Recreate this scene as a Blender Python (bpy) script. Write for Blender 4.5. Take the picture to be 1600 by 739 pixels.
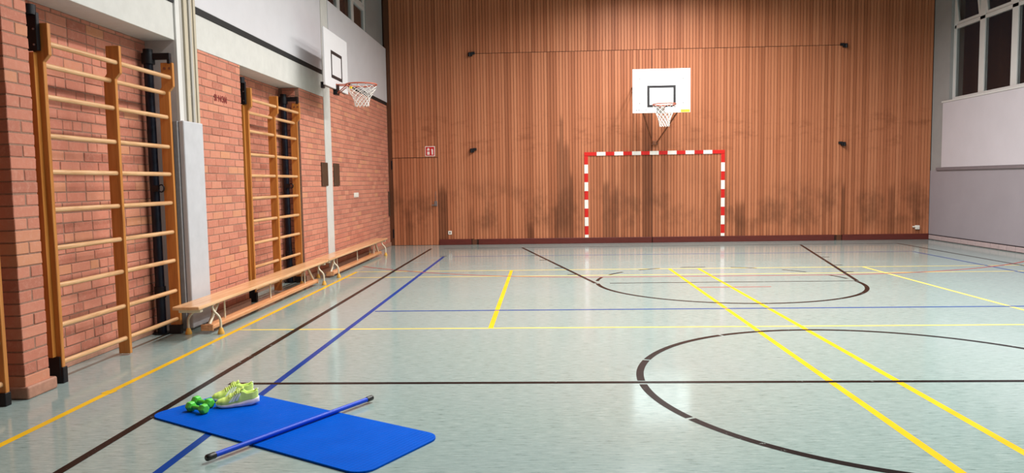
import bpy, bmesh, math, random
from math import sin, cos, pi, radians
from mathutils import Vector, Matrix

SC = bpy.context.scene
for o in list(bpy.data.objects):
    bpy.data.objects.remove(o)
COL = SC.collection
rnd = random.Random(7)

# ------------------------------------------------------------------ camera
PITCH, YAW, ROLL, FPX, CAM_H = 0.0754, -0.0449, -0.0158, 1135.7, 1.4421
cam = bpy.data.cameras.new('camera')
cam.sensor_fit = 'HORIZONTAL'
cam.sensor_width = 36.0
cam.lens = FPX / 1600 * 36.0
cam.clip_start = 0.05
cam_ob = bpy.data.objects.new('camera', cam)
COL.objects.link(cam_ob)
cam_ob.matrix_world = (Matrix.Translation((0, 0, CAM_H)) @ Matrix.Rotation(-YAW, 4, 'Z')
                       @ Matrix.Rotation(pi / 2 - PITCH, 4, 'X') @ Matrix.Rotation(ROLL, 4, 'Z'))
SC.camera = cam_ob

# ------------------------------------------------------------------ world, lights, exposure
world = bpy.data.worlds.new('night')
SC.world = world
world.use_nodes = True
world.node_tree.nodes['Background'].inputs[0].default_value = (0.5, 0.6, 0.8, 1)
world.node_tree.nodes['Background'].inputs[1].default_value = 0.01

SC.view_settings.view_transform = 'Standard'
SC.view_settings.look = 'None'
SC.view_settings.gamma = 1.0
SC.view_settings.use_curve_mapping = False
SC.view_settings.exposure = 0.0

CEIL = 6.0
LAMPS = [(0.2, 6.3), (0.2, 9.8), (1.9, 13.5), (3.3, 13.5), (4.6, 9.8), (4.6, 6.3), (6.0, 3.2)]  # last entry is an added lamp that brightens the near right floor
LAMP_POWER = 235.0
for i, (x, y) in enumerate(LAMPS):
    l = bpy.data.lights.new('hall_lamp_light', 'AREA')
    l.shape = 'RECTANGLE'
    l.size, l.size_y = 0.30, 2.9
    l.energy = LAMP_POWER
    l.spread = radians(162)
    l.color = (1.0, 0.985, 0.965)
    lo = bpy.data.objects.new('hall_lamp_light', l)
    lo.location = (x, y, CEIL - 0.13)
    COL.objects.link(lo)

# ------------------------------------------------------------------ helpers
def lin(r, g, b):
    def f(c):
        c /= 255.0
        return c / 12.92 if c <= 0.04045 else ((c + 0.055) / 1.055) ** 2.4
    return (f(r), f(g), f(b), 1.0)

MATS = {}
class NT:
    """tiny node-tree writer"""
    def __init__(self, name):
        self.m = bpy.data.materials.new(name)
        self.m.use_nodes = True
        self.t = self.m.node_tree
        self.b = self.t.nodes['Principled BSDF']
        MATS[name] = self.m
    def n(self, typ, **kw):
        nd = self.t.nodes.new(typ)
        for k, v in kw.items():
            setattr(nd, k, v)
        return nd
    def l(self, a, b):
        self.t.links.new(a, b)
    def coords(self, scale, kind='Object'):
        tc = self.n('ShaderNodeTexCoord')
        mp = self.n('ShaderNodeMapping')
        mp.inputs['Scale'].default_value = scale
        if kind == 'World':
            g = self.n('ShaderNodeNewGeometry')
            self.l(g.outputs['Position'], mp.inputs[0])
        else:
            self.l(tc.outputs[kind], mp.inputs[0])
        return mp.outputs[0]
    def noise(self, vec, scale=1.0, detail=4, rough=0.6, dist=0.0):
        nd = self.n('ShaderNodeTexNoise')
        nd.inputs['Scale'].default_value = scale
        nd.inputs['Detail'].default_value = detail
        nd.inputs['Roughness'].default_value = rough
        nd.inputs['Distortion'].default_value = dist
        self.l(vec, nd.inputs['Vector'])
        return nd.outputs['Fac']
    def ramp(self, fac, stops):
        r = self.n('ShaderNodeValToRGB')
        e = r.color_ramp.elements
        while len(e) < len(stops):
            e.new(0.5)
        for el, (p, c) in zip(e, stops):
            el.position = p
            el.color = c
        self.l(fac, r.inputs[0])
        return r.outputs[0]
    def mix(self, fac, a, b, mode='MIX'):
        m = self.n('ShaderNodeMix', data_type='RGBA', blend_type=mode)
        for s, v in ((0, fac), (6, a), (7, b)):
            if hasattr(v, 'is_linked'):
                self.l(v, m.inputs[s])
            else:
                m.inputs[s].default_value = v
        return m.outputs[2]
    def math(self, op, a, b=0.0, clamp=False):
        m = self.n('ShaderNodeMath', operation=op, use_clamp=clamp)
        for s, v in ((0, a), (1, b)):
            if hasattr(v, 'is_linked'):
                self.l(v, m.inputs[s])
            else:
                m.inputs[s].default_value = v
        return m.outputs[0]
    def maprange(self, v, a, b, c=0.0, d=1.0):
        m = self.n('ShaderNodeMapRange', interpolation_type='SMOOTHSTEP')
        self.l(v, m.inputs[0])
        for i, x in enumerate((a, b, c, d)):
            if hasattr(x, 'is_linked'):
                self.l(x, m.inputs[i + 1])
            else:
                m.inputs[i + 1].default_value = x
        return m.outputs[0]
    def color(self, c):
        if hasattr(c, 'is_linked'):
            self.l(c, self.b.inputs['Base Color'])
        else:
            self.b.inputs['Base Color'].default_value = c
    def bump(self, h, strength=0.3, dist=0.002):
        bp = self.n('ShaderNodeBump')
        bp.inputs['Strength'].default_value = strength
        bp.inputs['Distance'].default_value = dist
        self.l(h, bp.inputs['Height'])
        self.l(bp.outputs[0], self.b.inputs['Normal'])
    def set(self, **kw):
        for k, v in kw.items():
            self.b.inputs[k.replace('_', ' ')].default_value = v
    def rough(self, v):
        if hasattr(v, 'is_linked'):
            self.l(v, self.b.inputs['Roughness'])
        else:
            self.b.inputs['Roughness'].default_value = v

def simple(name, c, rough=0.5, var=0.08, scale=12.0, metal=0.0, bump=0.0, stretch=(1, 1, 1), spec=0.5):
    t = NT(name)
    v = t.coords(stretch)
    f = t.noise(v, scale, 5, 0.6)
    lo = tuple(x * (1 - var) for x in c[:3]) + (1,)
    hi = tuple(min(1, x * (1 + var)) for x in c[:3]) + (1,)
    t.color(t.ramp(f, [(0.3, lo), (0.7, hi)]))
    t.set(Metallic=metal, Specular_IOR_Level=spec)
    t.rough(rough)
    if bump:
        t.bump(f, bump, 0.003)
    return t.m

# ------------------------------------------------------------------ materials
def mk_floor():
    t = NT('floor_linoleum')
    a = t.noise(t.coords((10, 62, 1), 'World'), 1.0, 5, 0.75)
    b = t.noise(t.coords((0.35, 0.5, 1), 'World'), 1.0, 3, 0.5)
    c = t.noise(t.coords((13, 75, 1), 'World'), 1.0, 2, 0.5)
    col = t.ramp(a, [(0.32, lin(92, 113, 108)), (0.42, lin(139, 159, 154)), (0.58, lin(152, 171, 166)), (0.70, lin(178, 190, 186))])
    col = t.mix(t.maprange(c, 0.66, 0.76, 0.0, 0.6), col, lin(112, 132, 124))
    col = t.mix(t.maprange(b, 0.35, 0.7, 0.0, 0.30), col, lin(154, 168, 169))
    t.color(col)
    r = t.noise(t.coords((1.1, 2.2, 1), 'World'), 1.0, 4, 0.6)
    t.rough(t.maprange(r, 0.2, 0.8, 0.08, 0.16))
    t.set(Specular_IOR_Level=0.5)
    w = t.noise(t.coords((3, 3, 1), 'World'), 1.0, 3, 0.5)
    t.bump(w, 0.02, 0.004)
mk_floor()

def mk_tape(name, c, wear=0.62):
    t = NT(name)
    a = t.noise(t.coords((9, 9, 1), 'World'), 1.0, 6, 0.75)
    w = t.maprange(a, wear, wear + 0.05, 0.0, 0.6)
    d = t.noise(t.coords((3, 3, 1), 'World'), 1.0, 2, 0.5)
    base = t.mix(t.maprange(d, 0.3, 0.7), tuple(x * 0.85 for x in c[:3]) + (1,), c)
    t.color(t.mix(w, base, lin(165, 178, 170)))
    t.rough(0.25)
    t.set(Specular_IOR_Level=0.05)
mk_tape('tape_black', lin(30, 24, 24), 0.615)
mk_tape('tape_yellow', lin(236, 186, 40), 0.72)
mk_tape('tape_yellow_pale', lin(228, 204, 108), 0.68)
mk_tape('tape_blue', lin(0, 60, 140), 0.68)
mk_tape('tape_red', lin(168, 84, 78), 0.66)

def mk_brick(name, per_island):
    t = NT(name)
    if per_island:
        g = t.n('ShaderNodeNewGeometry')
        r = g.outputs['Random Per Island']
    else:
        oi = t.n('ShaderNodeObjectInfo')
        r = oi.outputs['Random']
    col = t.ramp(r, [(0.0, lin(178, 110, 90)), (0.2, lin(192, 121, 99)), (0.6, lin(200, 128, 105)), (0.9, lin(205, 135, 110)), (1.0, lin(206, 142, 106))])
    v = t.coords((1, 1, 1), 'World')
    f = t.noise(v, 26, 6, 0.7)
    col = t.mix(t.maprange(f, 0.45, 0.75, 0, 0.55), col, lin(212, 154, 132))
    g2 = t.noise(v, 60, 4, 0.7)
    col = t.mix(t.maprange(g2, 0.62, 0.75, 0, 0.35), col, lin(136, 72, 58))
    big = t.noise(v, 1.3, 3, 0.6)
    col = t.mix(t.maprange(big, 0.45, 0.75, 0, 0.22), col, lin(150, 92, 82))
    t.color(col)
    t.rough(0.8)
    t.set(Specular_IOR_Level=0.25)
    t.bump(g2, 0.35, 0.003)
mk_brick('brick_face', False)
mk_brick('brick_far', True)
simple('mortar', lin(152, 117, 100), 0.95, 0.18, 40, bump=0.4, spec=0.1)
simple('skirting_tile', lin(176, 128, 106), 0.55, 0.14, 25)

def mk_slat():
    t = NT('wall_slat_wood')
    oi = t.n('ShaderNodeObjectInfo')
    r = oi.outputs['Random']
    col = t.ramp(r, [(0.0, lin(158, 94, 62)), (0.15, lin(174, 106, 72)), (0.6, lin(184, 115, 80)), (1.0, lin(192, 124, 88))])
    g = t.n('ShaderNodeNewGeometry')
    sx = t.n('ShaderNodeSeparateXYZ')
    t.l(g.outputs['Position'], sx.inputs[0])
    off = t.n('ShaderNodeVectorMath', operation='SCALE')
    comb = t.n('ShaderNodeCombineXYZ')
    t.l(r, comb.inputs[0]); t.l(r, comb.inputs[1]); t.l(r, comb.inputs[2])
    t.l(comb.outputs[0], off.inputs[0]); off.inputs['Scale'].default_value = 90
    add = t.n('ShaderNodeVectorMath', operation='ADD')
    mp = t.coords((70, 70, 1.6), 'World')
    t.l(mp, add.inputs[0]); t.l(off.outputs[0], add.inputs[1])
    f = t.noise(add.outputs[0], 1.0, 5, 0.65, 0.3)
    col = t.mix(t.maprange(f, 0.45, 0.8, 0, 0.45), col, lin(142, 80, 50))
    # scuffed and water-stained zone near the floor
    sm = t.noise(t.coords((1.6, 1, 1.3), 'World'), 1.0, 5, 0.65)
    zz = sx.outputs[2]
    band = t.math('MULTIPLY', t.maprange(zz, 0.15, 0.5), t.maprange(zz, 1.7, 0.9))
    col = t.mix(t.math('MULTIPLY', band, t.maprange(sm, 0.42, 0.68, 0, 0.6)), col, lin(104, 64, 42))
    sm2 = t.noise(t.coords((2.4, 1, 5.5), 'World'), 1.0, 5, 0.7)
    band2 = t.math('MULTIPLY', t.maprange(zz, 1.7, 2.4), t.maprange(zz, 3.2, 2.7))
    col = t.mix(t.math('MULTIPLY', band2, t.maprange(sm2, 0.5, 0.7, 0, 0.4)), col, lin(120, 66, 40))
    at = t.n('ShaderNodeAttribute', attribute_type='OBJECT', attribute_name='stain')
    am = t.n('ShaderNodeAttribute', attribute_type='OBJECT', attribute_name='stain_amount')
    edge = t.math('ADD', at.outputs['Fac'], t.math('MULTIPLY', t.math('SUBTRACT', f, 0.5), 0.4))
    d = t.math('SUBTRACT', edge, zz)
    st = t.math('MULTIPLY', t.maprange(d, -0.03, 0.25), t.math('MULTIPLY', am.outputs['Fac'], 0.85))
    col = t.mix(st, col, lin(88, 46, 24))
    t.color(col)
    t.rough(0.5)
    t.set(Specular_IOR_Level=0.25)
    t.bump(f, 0.15, 0.002)
mk_slat()
simple('far_wall_backing', lin(62, 33, 21), 0.8, 0.2, 10)
simple('dark_trim_wood', lin(92, 34, 26), 0.4, 0.2, 8, stretch=(1, 1, 6))
simple('dark_post_wood', lin(92, 50, 26), 0.5, 0.2, 10, stretch=(8, 8, 0.5))

def mk_wood(name, a, b, c, stretch, rough=0.38):
    t = NT(name)
    oi = t.n('ShaderNodeObjectInfo')
    v = t.coords(stretch)
    add = t.n('ShaderNodeVectorMath', operation='ADD')
    t.l(v, add.inputs[0])
    cb = t.n('ShaderNodeCombineXYZ')
    k = t.math('MULTIPLY', oi.outputs['Random'], 37.0)
    t.l(k, cb.inputs[0]); t.l(k, cb.inputs[2])
    t.l(cb.outputs[0], add.inputs[1])
    f = t.noise(add.outputs[0], 1.0, 6, 0.65, 0.6)
    col = t.ramp(f, [(0.3, a), (0.52, b), (0.75, c)])
    t.color(col)
    t.rough(rough)
    t.bump(f, 0.08, 0.002)
mk_wood('bar_post_wood', lin(160, 96, 38), lin(192, 124, 56), lin(206, 142, 74), (18, 18, 1.2))
mk_wood('rung_wood', lin(184, 130, 84), lin(212, 164, 116), lin(226, 184, 140), (40, 3, 40))
mk_wood('bench_wood', lin(206, 150, 104), lin(222, 174, 128), lin(232, 190, 148), (22, 1.4, 22), 0.25)
mk_wood('beam_wood', lin(186, 122, 78), lin(212, 152, 106), lin(224, 172, 128), (26, 1.6, 26), 0.4)

simple('concrete_white', lin(203, 200, 194), 0.75, 0.05, 8, bump=0.08)
simple('concrete_grey', lin(196, 191, 188), 0.8, 0.07, 9, bump=0.1)
simple('white_panel', lin(205, 202, 205), 0.6, 0.03, 3)
simple('black_gap', lin(14, 13, 13), 0.7, 0.1, 10)
simple('grey_wall_paint', lin(150, 149, 148), 0.7, 0.05, 3)
simple('mauve_wall_paint', lin(150, 143, 149), 0.6, 0.04, 2)
simple('pale_mauve_panel', lin(194, 188, 194), 0.6, 0.03, 2)
simple('mauve_ledge', lin(118, 108, 112), 0.6, 0.05, 6)
simple('painted_brick', lin(172, 154, 154), 0.7, 0.1, 20, bump=0.2)
simple('rail_white', lin(214, 211, 206), 0.5, 0.04, 6)
simple('rail_grey', lin(176, 171, 164), 0.5, 0.05, 6)
simple('rail_beige', lin(190, 178, 156), 0.5, 0.05, 6)
simple('pad_grey', lin(190, 189, 192), 0.65, 0.05, 7, bump=0.05)
simple('pad_seam', lin(150, 147, 148), 0.8, 0.1, 20)
simple('black_metal', lin(16, 17, 22), 0.42, 0.2, 20, metal=0.3)
simple('dark_blue_metal', lin(17, 24, 38), 0.38, 0.2, 12, metal=0.4)
simple('bolt_metal', lin(150, 150, 152), 0.35, 0.1, 20, metal=0.9)
simple('cream_metal', lin(216, 204, 178), 0.4, 0.08, 14)
simple('yellow_rubber', lin(222, 168, 72), 0.6, 0.1, 18)
simple('window_frame_white', lin(206, 204, 202), 0.45, 0.03, 6)
simple('brown_plate', lin(84, 62, 46), 0.5, 0.12, 10, metal=0.3)
simple('socket_white', lin(232, 226, 216), 0.35, 0.02, 10)
simple('socket_dark', lin(120, 116, 108), 0.5, 0.05, 10)
simple('board_white', lin(236, 236, 236), 0.4, 0.015, 4)
simple('board_white_dimmed', lin(212, 210, 211), 0.45, 0.02, 4)  # white board greyed so the side hoop looks less lit than the far one
simple('print_black', lin(22, 18, 22), 0.5, 0.1, 10)
simple('print_grey', lin(84, 82, 84), 0.5, 0.1, 10)
simple('print_yellow', lin(244, 206, 40), 0.5, 0.05, 10)
simple('rim_orange', lin(186, 92, 66), 0.45, 0.15, 18)
simple('net_white', lin(236, 230, 224), 0.8, 0.05, 20)
simple('strut_brown', lin(132, 78, 50), 0.5, 0.15, 12)
simple('goal_red', lin(205, 20, 10), 0.4, 0.06, 10)
simple('goal_white', lin(236, 232, 224), 0.4, 0.04, 10)
simple('sign_red', lin(196, 24, 26), 0.4, 0.05, 10)
simple('sign_white', lin(236, 222, 214), 0.4, 0.03, 10)
simple('brick_ink', lin(122, 34, 28), 0.8, 0.2, 40)
simple('ceiling_paint', lin(150, 148, 144), 0.8, 0.04, 3)
simple('lamp_housing', lin(206, 206, 204), 0.5, 0.03, 6)
simple('stick_blue', lin(0, 66, 200), 0.34, 0.02, 2, spec=0.3)
simple('cap_black', lin(18, 18, 20), 0.3, 0.1, 14)
simple('dumbbell_green', lin(92, 212, 70), 0.42, 0.06, 30)
simple('shoe_lime', lin(222, 252, 128), 0.65, 0.07, 60, bump=0.15)
simple('shoe_lime_lace', lin(230, 248, 140), 0.7, 0.06, 80)
simple('shoe_sole', lin(236, 230, 240), 0.5, 0.03, 30)
simple('shoe_stripe', lin(240, 250, 230), 0.5, 0.03, 30)
simple('shoe_lining', lin(178, 196, 78), 0.85, 0.1, 60)
simple('shoe_outsole', lin(70, 66, 78), 0.7, 0.1, 30)

def mk_mat():
    t = NT('mat_blue')
    v = t.coords((1, 1, 1))
    w = t.n('ShaderNodeTexWave', wave_type='BANDS', bands_direction='X')
    w.inputs['Scale'].default_value = 12.0
    w.inputs['Distortion'].default_value = 0.6
    w.inputs['Detail'].default_value = 1
    t.l(v, w.inputs['Vector'])
    w2 = t.n('ShaderNodeTexWave', wave_type='BANDS', bands_direction='Y')
    w2.inputs['Scale'].default_value = 12.0
    t.l(v, w2.inputs['Vector'])
    h = t.math('ADD', w.outputs['Fac'], t.math('MULTIPLY', w2.outputs['Fac'], 0.12))
    f = t.noise(v, 5, 3, 0.5)
    t.color(t.ramp(f, [(0.3, lin(0, 82, 190)), (0.7, lin(0, 88, 200))]))
    t.rough(0.5)
    t.set(Specular_IOR_Level=0.03)
    t.bump(h, 0.45, 0.004)
mk_mat()

def mk_glass():
    t = NT('window_glass')
    t.color((0.9, 0.95, 0.95, 1))
    t.set(Transmission_Weight=1.0, IOR=1.28)
    t.rough(0.02)
mk_glass()
def mk_diffuser():
    t = NT('lamp_diffuser')
    t.color((0.8, 0.8, 0.8, 1))
    t.set(Emission_Color=(1, 0.97, 0.92, 1), Emission_Strength=6.0)
mk_diffuser()

# ------------------------------------------------------------------ mesh builder
class MB:
    def __init__(self):
        self.v, self.f, self.s = [], [], []
    def add(self, vs, fs, smooth=False):
        k = len(self.v)
        self.v += [tuple(p) for p in vs]
        self.f += [tuple(i + k for i in q) for q in fs]
        self.s += [smooth] * len(fs)
        return self
    def box(self, a, b, M=None):
        (x0, y0, z0), (x1, y1, z1) = a, b
        vs = [Vector(p) for p in ((x0, y0, z0), (x1, y0, z0), (x1, y1, z0), (x0, y1, z0), (x0, y0, z1), (x1, y0, z1), (x1, y1, z1), (x0, y1, z1))]
        if M is not None:
            vs = [M @ p for p in vs]
        return self.add(vs, [(0, 3, 2, 1), (4, 5, 6, 7), (0, 1, 5, 4), (1, 2, 6, 5), (2, 3, 7, 6), (3, 0, 4, 7)])
    def prism(self, pts, d, axis):
        """extrude a closed 2-D outline; axis 'x','y','z'; d=(from,to)"""
        def put(p, t):
            return {'x': (t, p[0], p[1]), 'y': (p[0], t, p[1]), 'z': (p[0], p[1], t)}[axis]
        n = len(pts)
        vs = [put(p, d[0]) for p in pts] + [put(p, d[1]) for p in pts]
        fs = [tuple(range(n - 1, -1, -1)), tuple(range(n, 2 * n))]
        fs += [(i, (i + 1) % n, n + (i + 1) % n, n + i) for i in range(n)]
        return self.add(vs, fs)
    def tube(self, path, r, seg=10, closed=False, caps=True, sq=None):
        path = [Vector(p) for p in path]
        n = len(path)
        rs = r if isinstance(r, (list, tuple)) else [r] * n
        rings = []
        up = None
        for i, p in enumerate(path):
            a = path[i - 1] if (i > 0 or closed) else p
            b = path[(i + 1) % n] if (i < n - 1 or closed) else p
            t = (b - a).normalized()
            if up is None:
                up = t.cross(Vector((0, 0, 1)))
                if up.length < 1e-3:
                    up = t.cross(Vector((1, 0, 0)))
                up.normalize()
            up = (up - t * up.dot(t)).normalized()
            w = t.cross(up)
            k = sq or (1, 1)
            rings.append([p + (up * cos(2 * pi * j / seg) * k[0] + w * sin(2 * pi * j / seg) * k[1]) * rs[i] for j in range(seg)])
        vs = [q for ring in rings for q in ring]
        fs = []
        m = n if closed else n - 1
        for i in range(m):
            for j in range(seg):
                a, b = i * seg + j, i * seg + (j + 1) % seg
                c, d = ((i + 1) % n) * seg + (j + 1) % seg, ((i + 1) % n) * seg + j
                fs.append((a, b, c, d))
        self.add(vs, fs, True)
        if caps and not closed:
            self.add(rings[0], [tuple(range(seg - 1, -1, -1))])
            self.add(rings[-1], [tuple(range(seg))])
        return self
    def cyl(self, a, b, r0, r1=None, seg=14):
        return self.tube([a, b], [r0, r0 if r1 is None else r1], seg)
    def mesh(self, name):
        me = bpy.data.meshes.new(name)
        me.from_pydata([tuple(p) for p in self.v], [], self.f)
        me.polygons.foreach_set('use_smooth', self.s)
        me.update()
        bm = bmesh.new(); bm.from_mesh(me)
        bmesh.ops.recalc_face_normals(bm, faces=bm.faces)
        bm.to_mesh(me); bm.free()
        return me
    def build(self, name, mat, parent=None, bevel=0.0, seg=2):
        me = self.mesh(name)
        if bevel:
            bm = bmesh.new(); bm.from_mesh(me)
            es = [e for e in bm.edges if len(e.link_faces) == 2 and e.calc_face_angle(0) > 0.5]
            bmesh.ops.bevel(bm, geom=es, offset=bevel, segments=seg, affect='EDGES', profile=0.5, clamp_overlap=True)
            bm.to_mesh(me); bm.free()
        me.materials.append(MATS[mat])
        return link(name, me, parent)

def link(name, me, parent=None, loc=None):
    """link mesh authored in WORLD coordinates unless loc is given (then local to the parent)"""
    o = bpy.data.objects.new(name, me)
    COL.objects.link(o)
    if parent is not None:
        o.parent = parent
    if loc is not None:
        o.location = loc
    return o

def thing(name, label, cat, loc=(0, 0, 0), rotz=0.0, group=None):
    o = bpy.data.objects.new(name, None)
    o.empty_display_size = 0.1
    COL.objects.link(o)
    o.location = loc
    o.rotation_euler = (0, 0, rotz)
    return tag(o, label, cat, group)

def tag(o, label, cat, group=None):
    o['label'] = label
    o['category'] = cat
    if group:
        o['group'] = group
    return o

def struct(o):
    o['kind'] = 'structure'
    return o

def dup(o, parent=None):
    c = o.copy()
    COL.objects.link(c)
    if parent is not None:
        c.parent = parent
    for ch in list(o.children):
        dup(ch, c)
    return c

def R(x, y, z):
    return (x, y, z)

# ================================================================== STRUCTURE
WL, WR, YF, YB = -3.575, 8.635, 16.707, -6.6      # brick face, right wall, far wall, back wall
NB = -3.87                                         # back of the wall-bar niches
BEAM_Z, BAND0, BAND1 = 2.865, 3.222, 3.288

floor = struct(MB().box((-4.4, YB - 0.2, -0.15), (WR + 0.3, YF + 0.3, 0)).build('floor', 'floor_linoleum'))
ceiling = struct(MB().box((-4.4, YB - 0.2, CEIL), (WR + 0.3, YF + 0.3, CEIL + 0.15)).build('ceiling', 'ceiling_paint'))
struct(MB().box((-4.4, YB - 0.2, 0), (WR + 0.3, YB, CEIL)).build('wall_back', 'mauve_wall_paint'))

# ---------------------------------------------------------------- floor markings (flat tape, children of the floor)
def line(pts, w, mat, z=0.0008, label=None, closed=False):
    pts = [Vector((p[0], p[1], 0)) for p in pts]
    n = len(pts)
    L, Rr = [], []
    for i, p in enumerate(pts):
        a = pts[i - 1] if (i > 0 or closed) else p
        b = pts[(i + 1) % n] if (i < n - 1 or closed) else p
        t = (b - a).normalized()
        nn = Vector((-t.y, t.x, 0)) * w / 2
        L.append(p + nn); Rr.append(p - nn)
    vs = [(p.x, p.y, z) for p in L] + [(p.x, p.y, z) for p in Rr]
    fs = [(n + i, n + (i + 1) % n, (i + 1) % n, i) for i in range(n if closed else n - 1)]
    me = bpy.data.meshes.new('court_line')
    me.from_pydata(vs, [], fs)
    me.materials.append(MATS[mat])
    o = link('court_line', me, floor)
    if label:
        o['label'] = label
    return o

def arc(cx, cy, r, a0, a1, n=40):
    return [(cx + r * cos(radians(a0 + (a1 - a0) * i / n)), cy + r * sin(radians(a0 + (a1 - a0) * i / n))) for i in range(n + 1)]

GX = 2.507
YM, YY1, YBL, YY2, YY3, YFT, YBF, YBASE = 5.125, 7.082, 8.077, 11.757, 11.026, 10.163, 14.057, 15.807
# yellow badminton lines
line([(-3.092, YB + 1), (-3.092, YY2)], 0.052, 'tape_yellow', 0.0006, 'yellow side line along the brick wall')
line([(-0.544, YY1), (-0.544, YY2)], 0.05, 'tape_yellow', 0.0006)
line([(2.004, YB + 1), (2.004, YY2)], 0.052, 'tape_yellow', 0.0006)
line([(2.467, YB + 1), (2.467, YY2)], 0.052, 'tape_yellow', 0.0006)
line([(5.063, YY1 - 1.0), (5.063, YY2)], 0.05, 'tape_yellow_pale', 0.0006)
line([(-3.092, YY1), (WR - 0.4, YY1)], 0.045, 'tape_yellow_pale', 0.0005)
line([(-3.092, YY2), (WR - 0.4, YY2)], 0.045, 'tape_yellow_pale', 0.0005)
line([(-3.092, YY3), (WR - 0.4, YY3)], 0.045, 'tape_yellow_pale', 0.0005)
line([(-3.135, 4.925), (-3.055, 4.915)], 0.075, 'tape_yellow', 0.0012, 'square yellow marker patch on the side line')
# blue volleyball court
line([(-1.973, YB + 1), (-1.973, YBF)], 0.052, 'tape_blue', 0.0009, 'blue side line')
line([(6.976, YB + 1), (6.976, YBF)], 0.045, 'tape_blue', 0.0009)
line([(-1.93, YBL), (6.976, YBL)], 0.045, 'tape_blue', 0.0009)
line([(-1.80, YBF), (6.976, YBF)], 0.04, 'tape_blue', 0.0009)
line([(-2.06, YBF + 0.10), (-1.93, YBF + 0.10)], 0.05, 'tape_black', 0.0009)
# red handball goal area
a_l = [(GX - 1.5 + 5.93 * cos(radians(a)), 16.74 + 5.93 * sin(radians(a))) for a in [180 + i * 90 / 30 for i in range(31)]]
a_r = [(GX + 1.5 + 5.93 * cos(radians(a)), 16.74 + 5.93 * sin(radians(a))) for a in [270 + i * 90 / 30 for i in range(31)]]
pth = [p for p in a_l if p[0] > -3.3] + [p for p in a_r if p[0] < WR - 0.1]
line(pth, 0.05, 'tape_red', 0.0010, 'faded red goal area arc')
line([(2.01, 9.69), (2.99, 9.69)], 0.04, 'tape_red', 0.0010)
# black basketball lines
line([(-2.49, YB + 1), (-2.49, YBASE)], 0.055, 'tape_black', 0.0011, 'black side line')
line([(7.512, YB + 1), (7.512, YBASE)], 0.05, 'tape_black', 0.0011)
line([(-2.49 + 0.17, YM), (7.512, YM)], 0.05, 'tape_black', 0.0012, 'black halfway line')
line([(-2.2, YBASE), (7.512, YBASE)], 0.04, 'tape_black', 0.0011)
line([(GX - 3.0, YBASE), (GX - 1.8, YFT)], 0.052, 'tape_black', 0.0011)
line([(GX + 2.95, YBASE - 0.1), (GX + 1.8, YFT)], 0.052, 'tape_black', 0.0011)
line(arc(GX, YFT, 1.775, 181, 359, 60), 0.055, 'tape_black', 0.0011, 'black free throw half circle')
line([(GX - 1.6, YFT), (GX + 1.78, YFT)], 0.04, 'tape_black', 0.0011)
for a0 in (14, 41, 67, 93, 118, 143, 166):
    line(arc(GX, YFT, 1.775, a0 - 6.5, a0 + 6.5, 6), 0.045, 'tape_black', 0.0011)
line(arc(GX - 0.05, YM, 1.775, 1.2, 118, 40), 0.055, 'tape_black', 0.0011)
line(arc(GX - 0.05, YM, 1.775, 118.8, 158, 16), 0.055, 'tape_black', 0.0011)
line(arc(GX - 0.05, YM, 1.775, 159, 178.6, 12), 0.055, 'tape_black', 0.0011, 'black centre circle')
line(arc(GX - 0.05, YM, 1.775, 181.6, 206, 14), 0.055, 'tape_black', 0.0011)
line(arc(GX - 0.05, YM, 1.775, 206.8, 249, 20), 0.055, 'tape_black', 0.0011)
line(arc(GX - 0.05, YM, 1.775, 249.8, 358.6, 50), 0.055, 'tape_black', 0.0011)
for y in (14.07, 13.24, 12.03, 11.15):
    xk = GX - 1.8 - 1.2 * (y - YFT) / (YBASE - YFT)
    for s in (-1, 1):
        x = GX + s * (GX - xk)
        line([(x + s * 0.02, y), (x + s * 0.15, y)], 0.05, 'tape_black', 0.0012)

# ---------------------------------------------------------------- bricks
_bm = {}
def brick_mesh(dx, dy, dz, variant, mat):
    key = (round(dx, 3), round(dy, 3), round(dz, 3), variant, mat)
    if key not in _bm:
        bm = bmesh.new()
        bmesh.ops.create_cube(bm, size=1.0)
        rr = random.Random(hash(key[:4]) & 0xffff)
        for v in bm.verts:
            v.co = (v.co.x * dx + rr.uniform(-.002, .002), v.co.y * dy + rr.uniform(-.002, .002), v.co.z * dz + rr.uniform(-.0015, .0015))
        bmesh.ops.bevel(bm, geom=bm.edges[:], offset=0.0035, segments=1, affect='EDGES')
        me = bpy.data.meshes.new('brick')
        bm.to_mesh(me); bm.free()
        me.materials.append(MATS[mat])
        _bm[key] = me
    return _bm[key]

CO, J, BH = 0.0833, 0.010, 0.0735       # course height, joint, brick height
def course_cells(y0, y1, i, bond):
    """brick spans along Y for course i"""
    cells = []
    if bond == 'run':
        y = y0 - (0.125 if i % 2 else 0.0) - (0.06 if i % 5 == 3 else 0)
        while y < y1:
            cells.append((y, y + 0.25)); y += 0.25
    else:
        y = y0 - rnd.choice((0.0, 0.06, 0.125, 0.19))
        while y < y1:
            w = 0.25 if rnd.random() < 0.66 else 0.125
            cells.append((y, y + w)); y += w
    out = []
    for a, b in cells:
        a, b = max(a, y0), min(b, y1)
        if b - a > 0.035:
            out.append((a, b))
    return out

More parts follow.
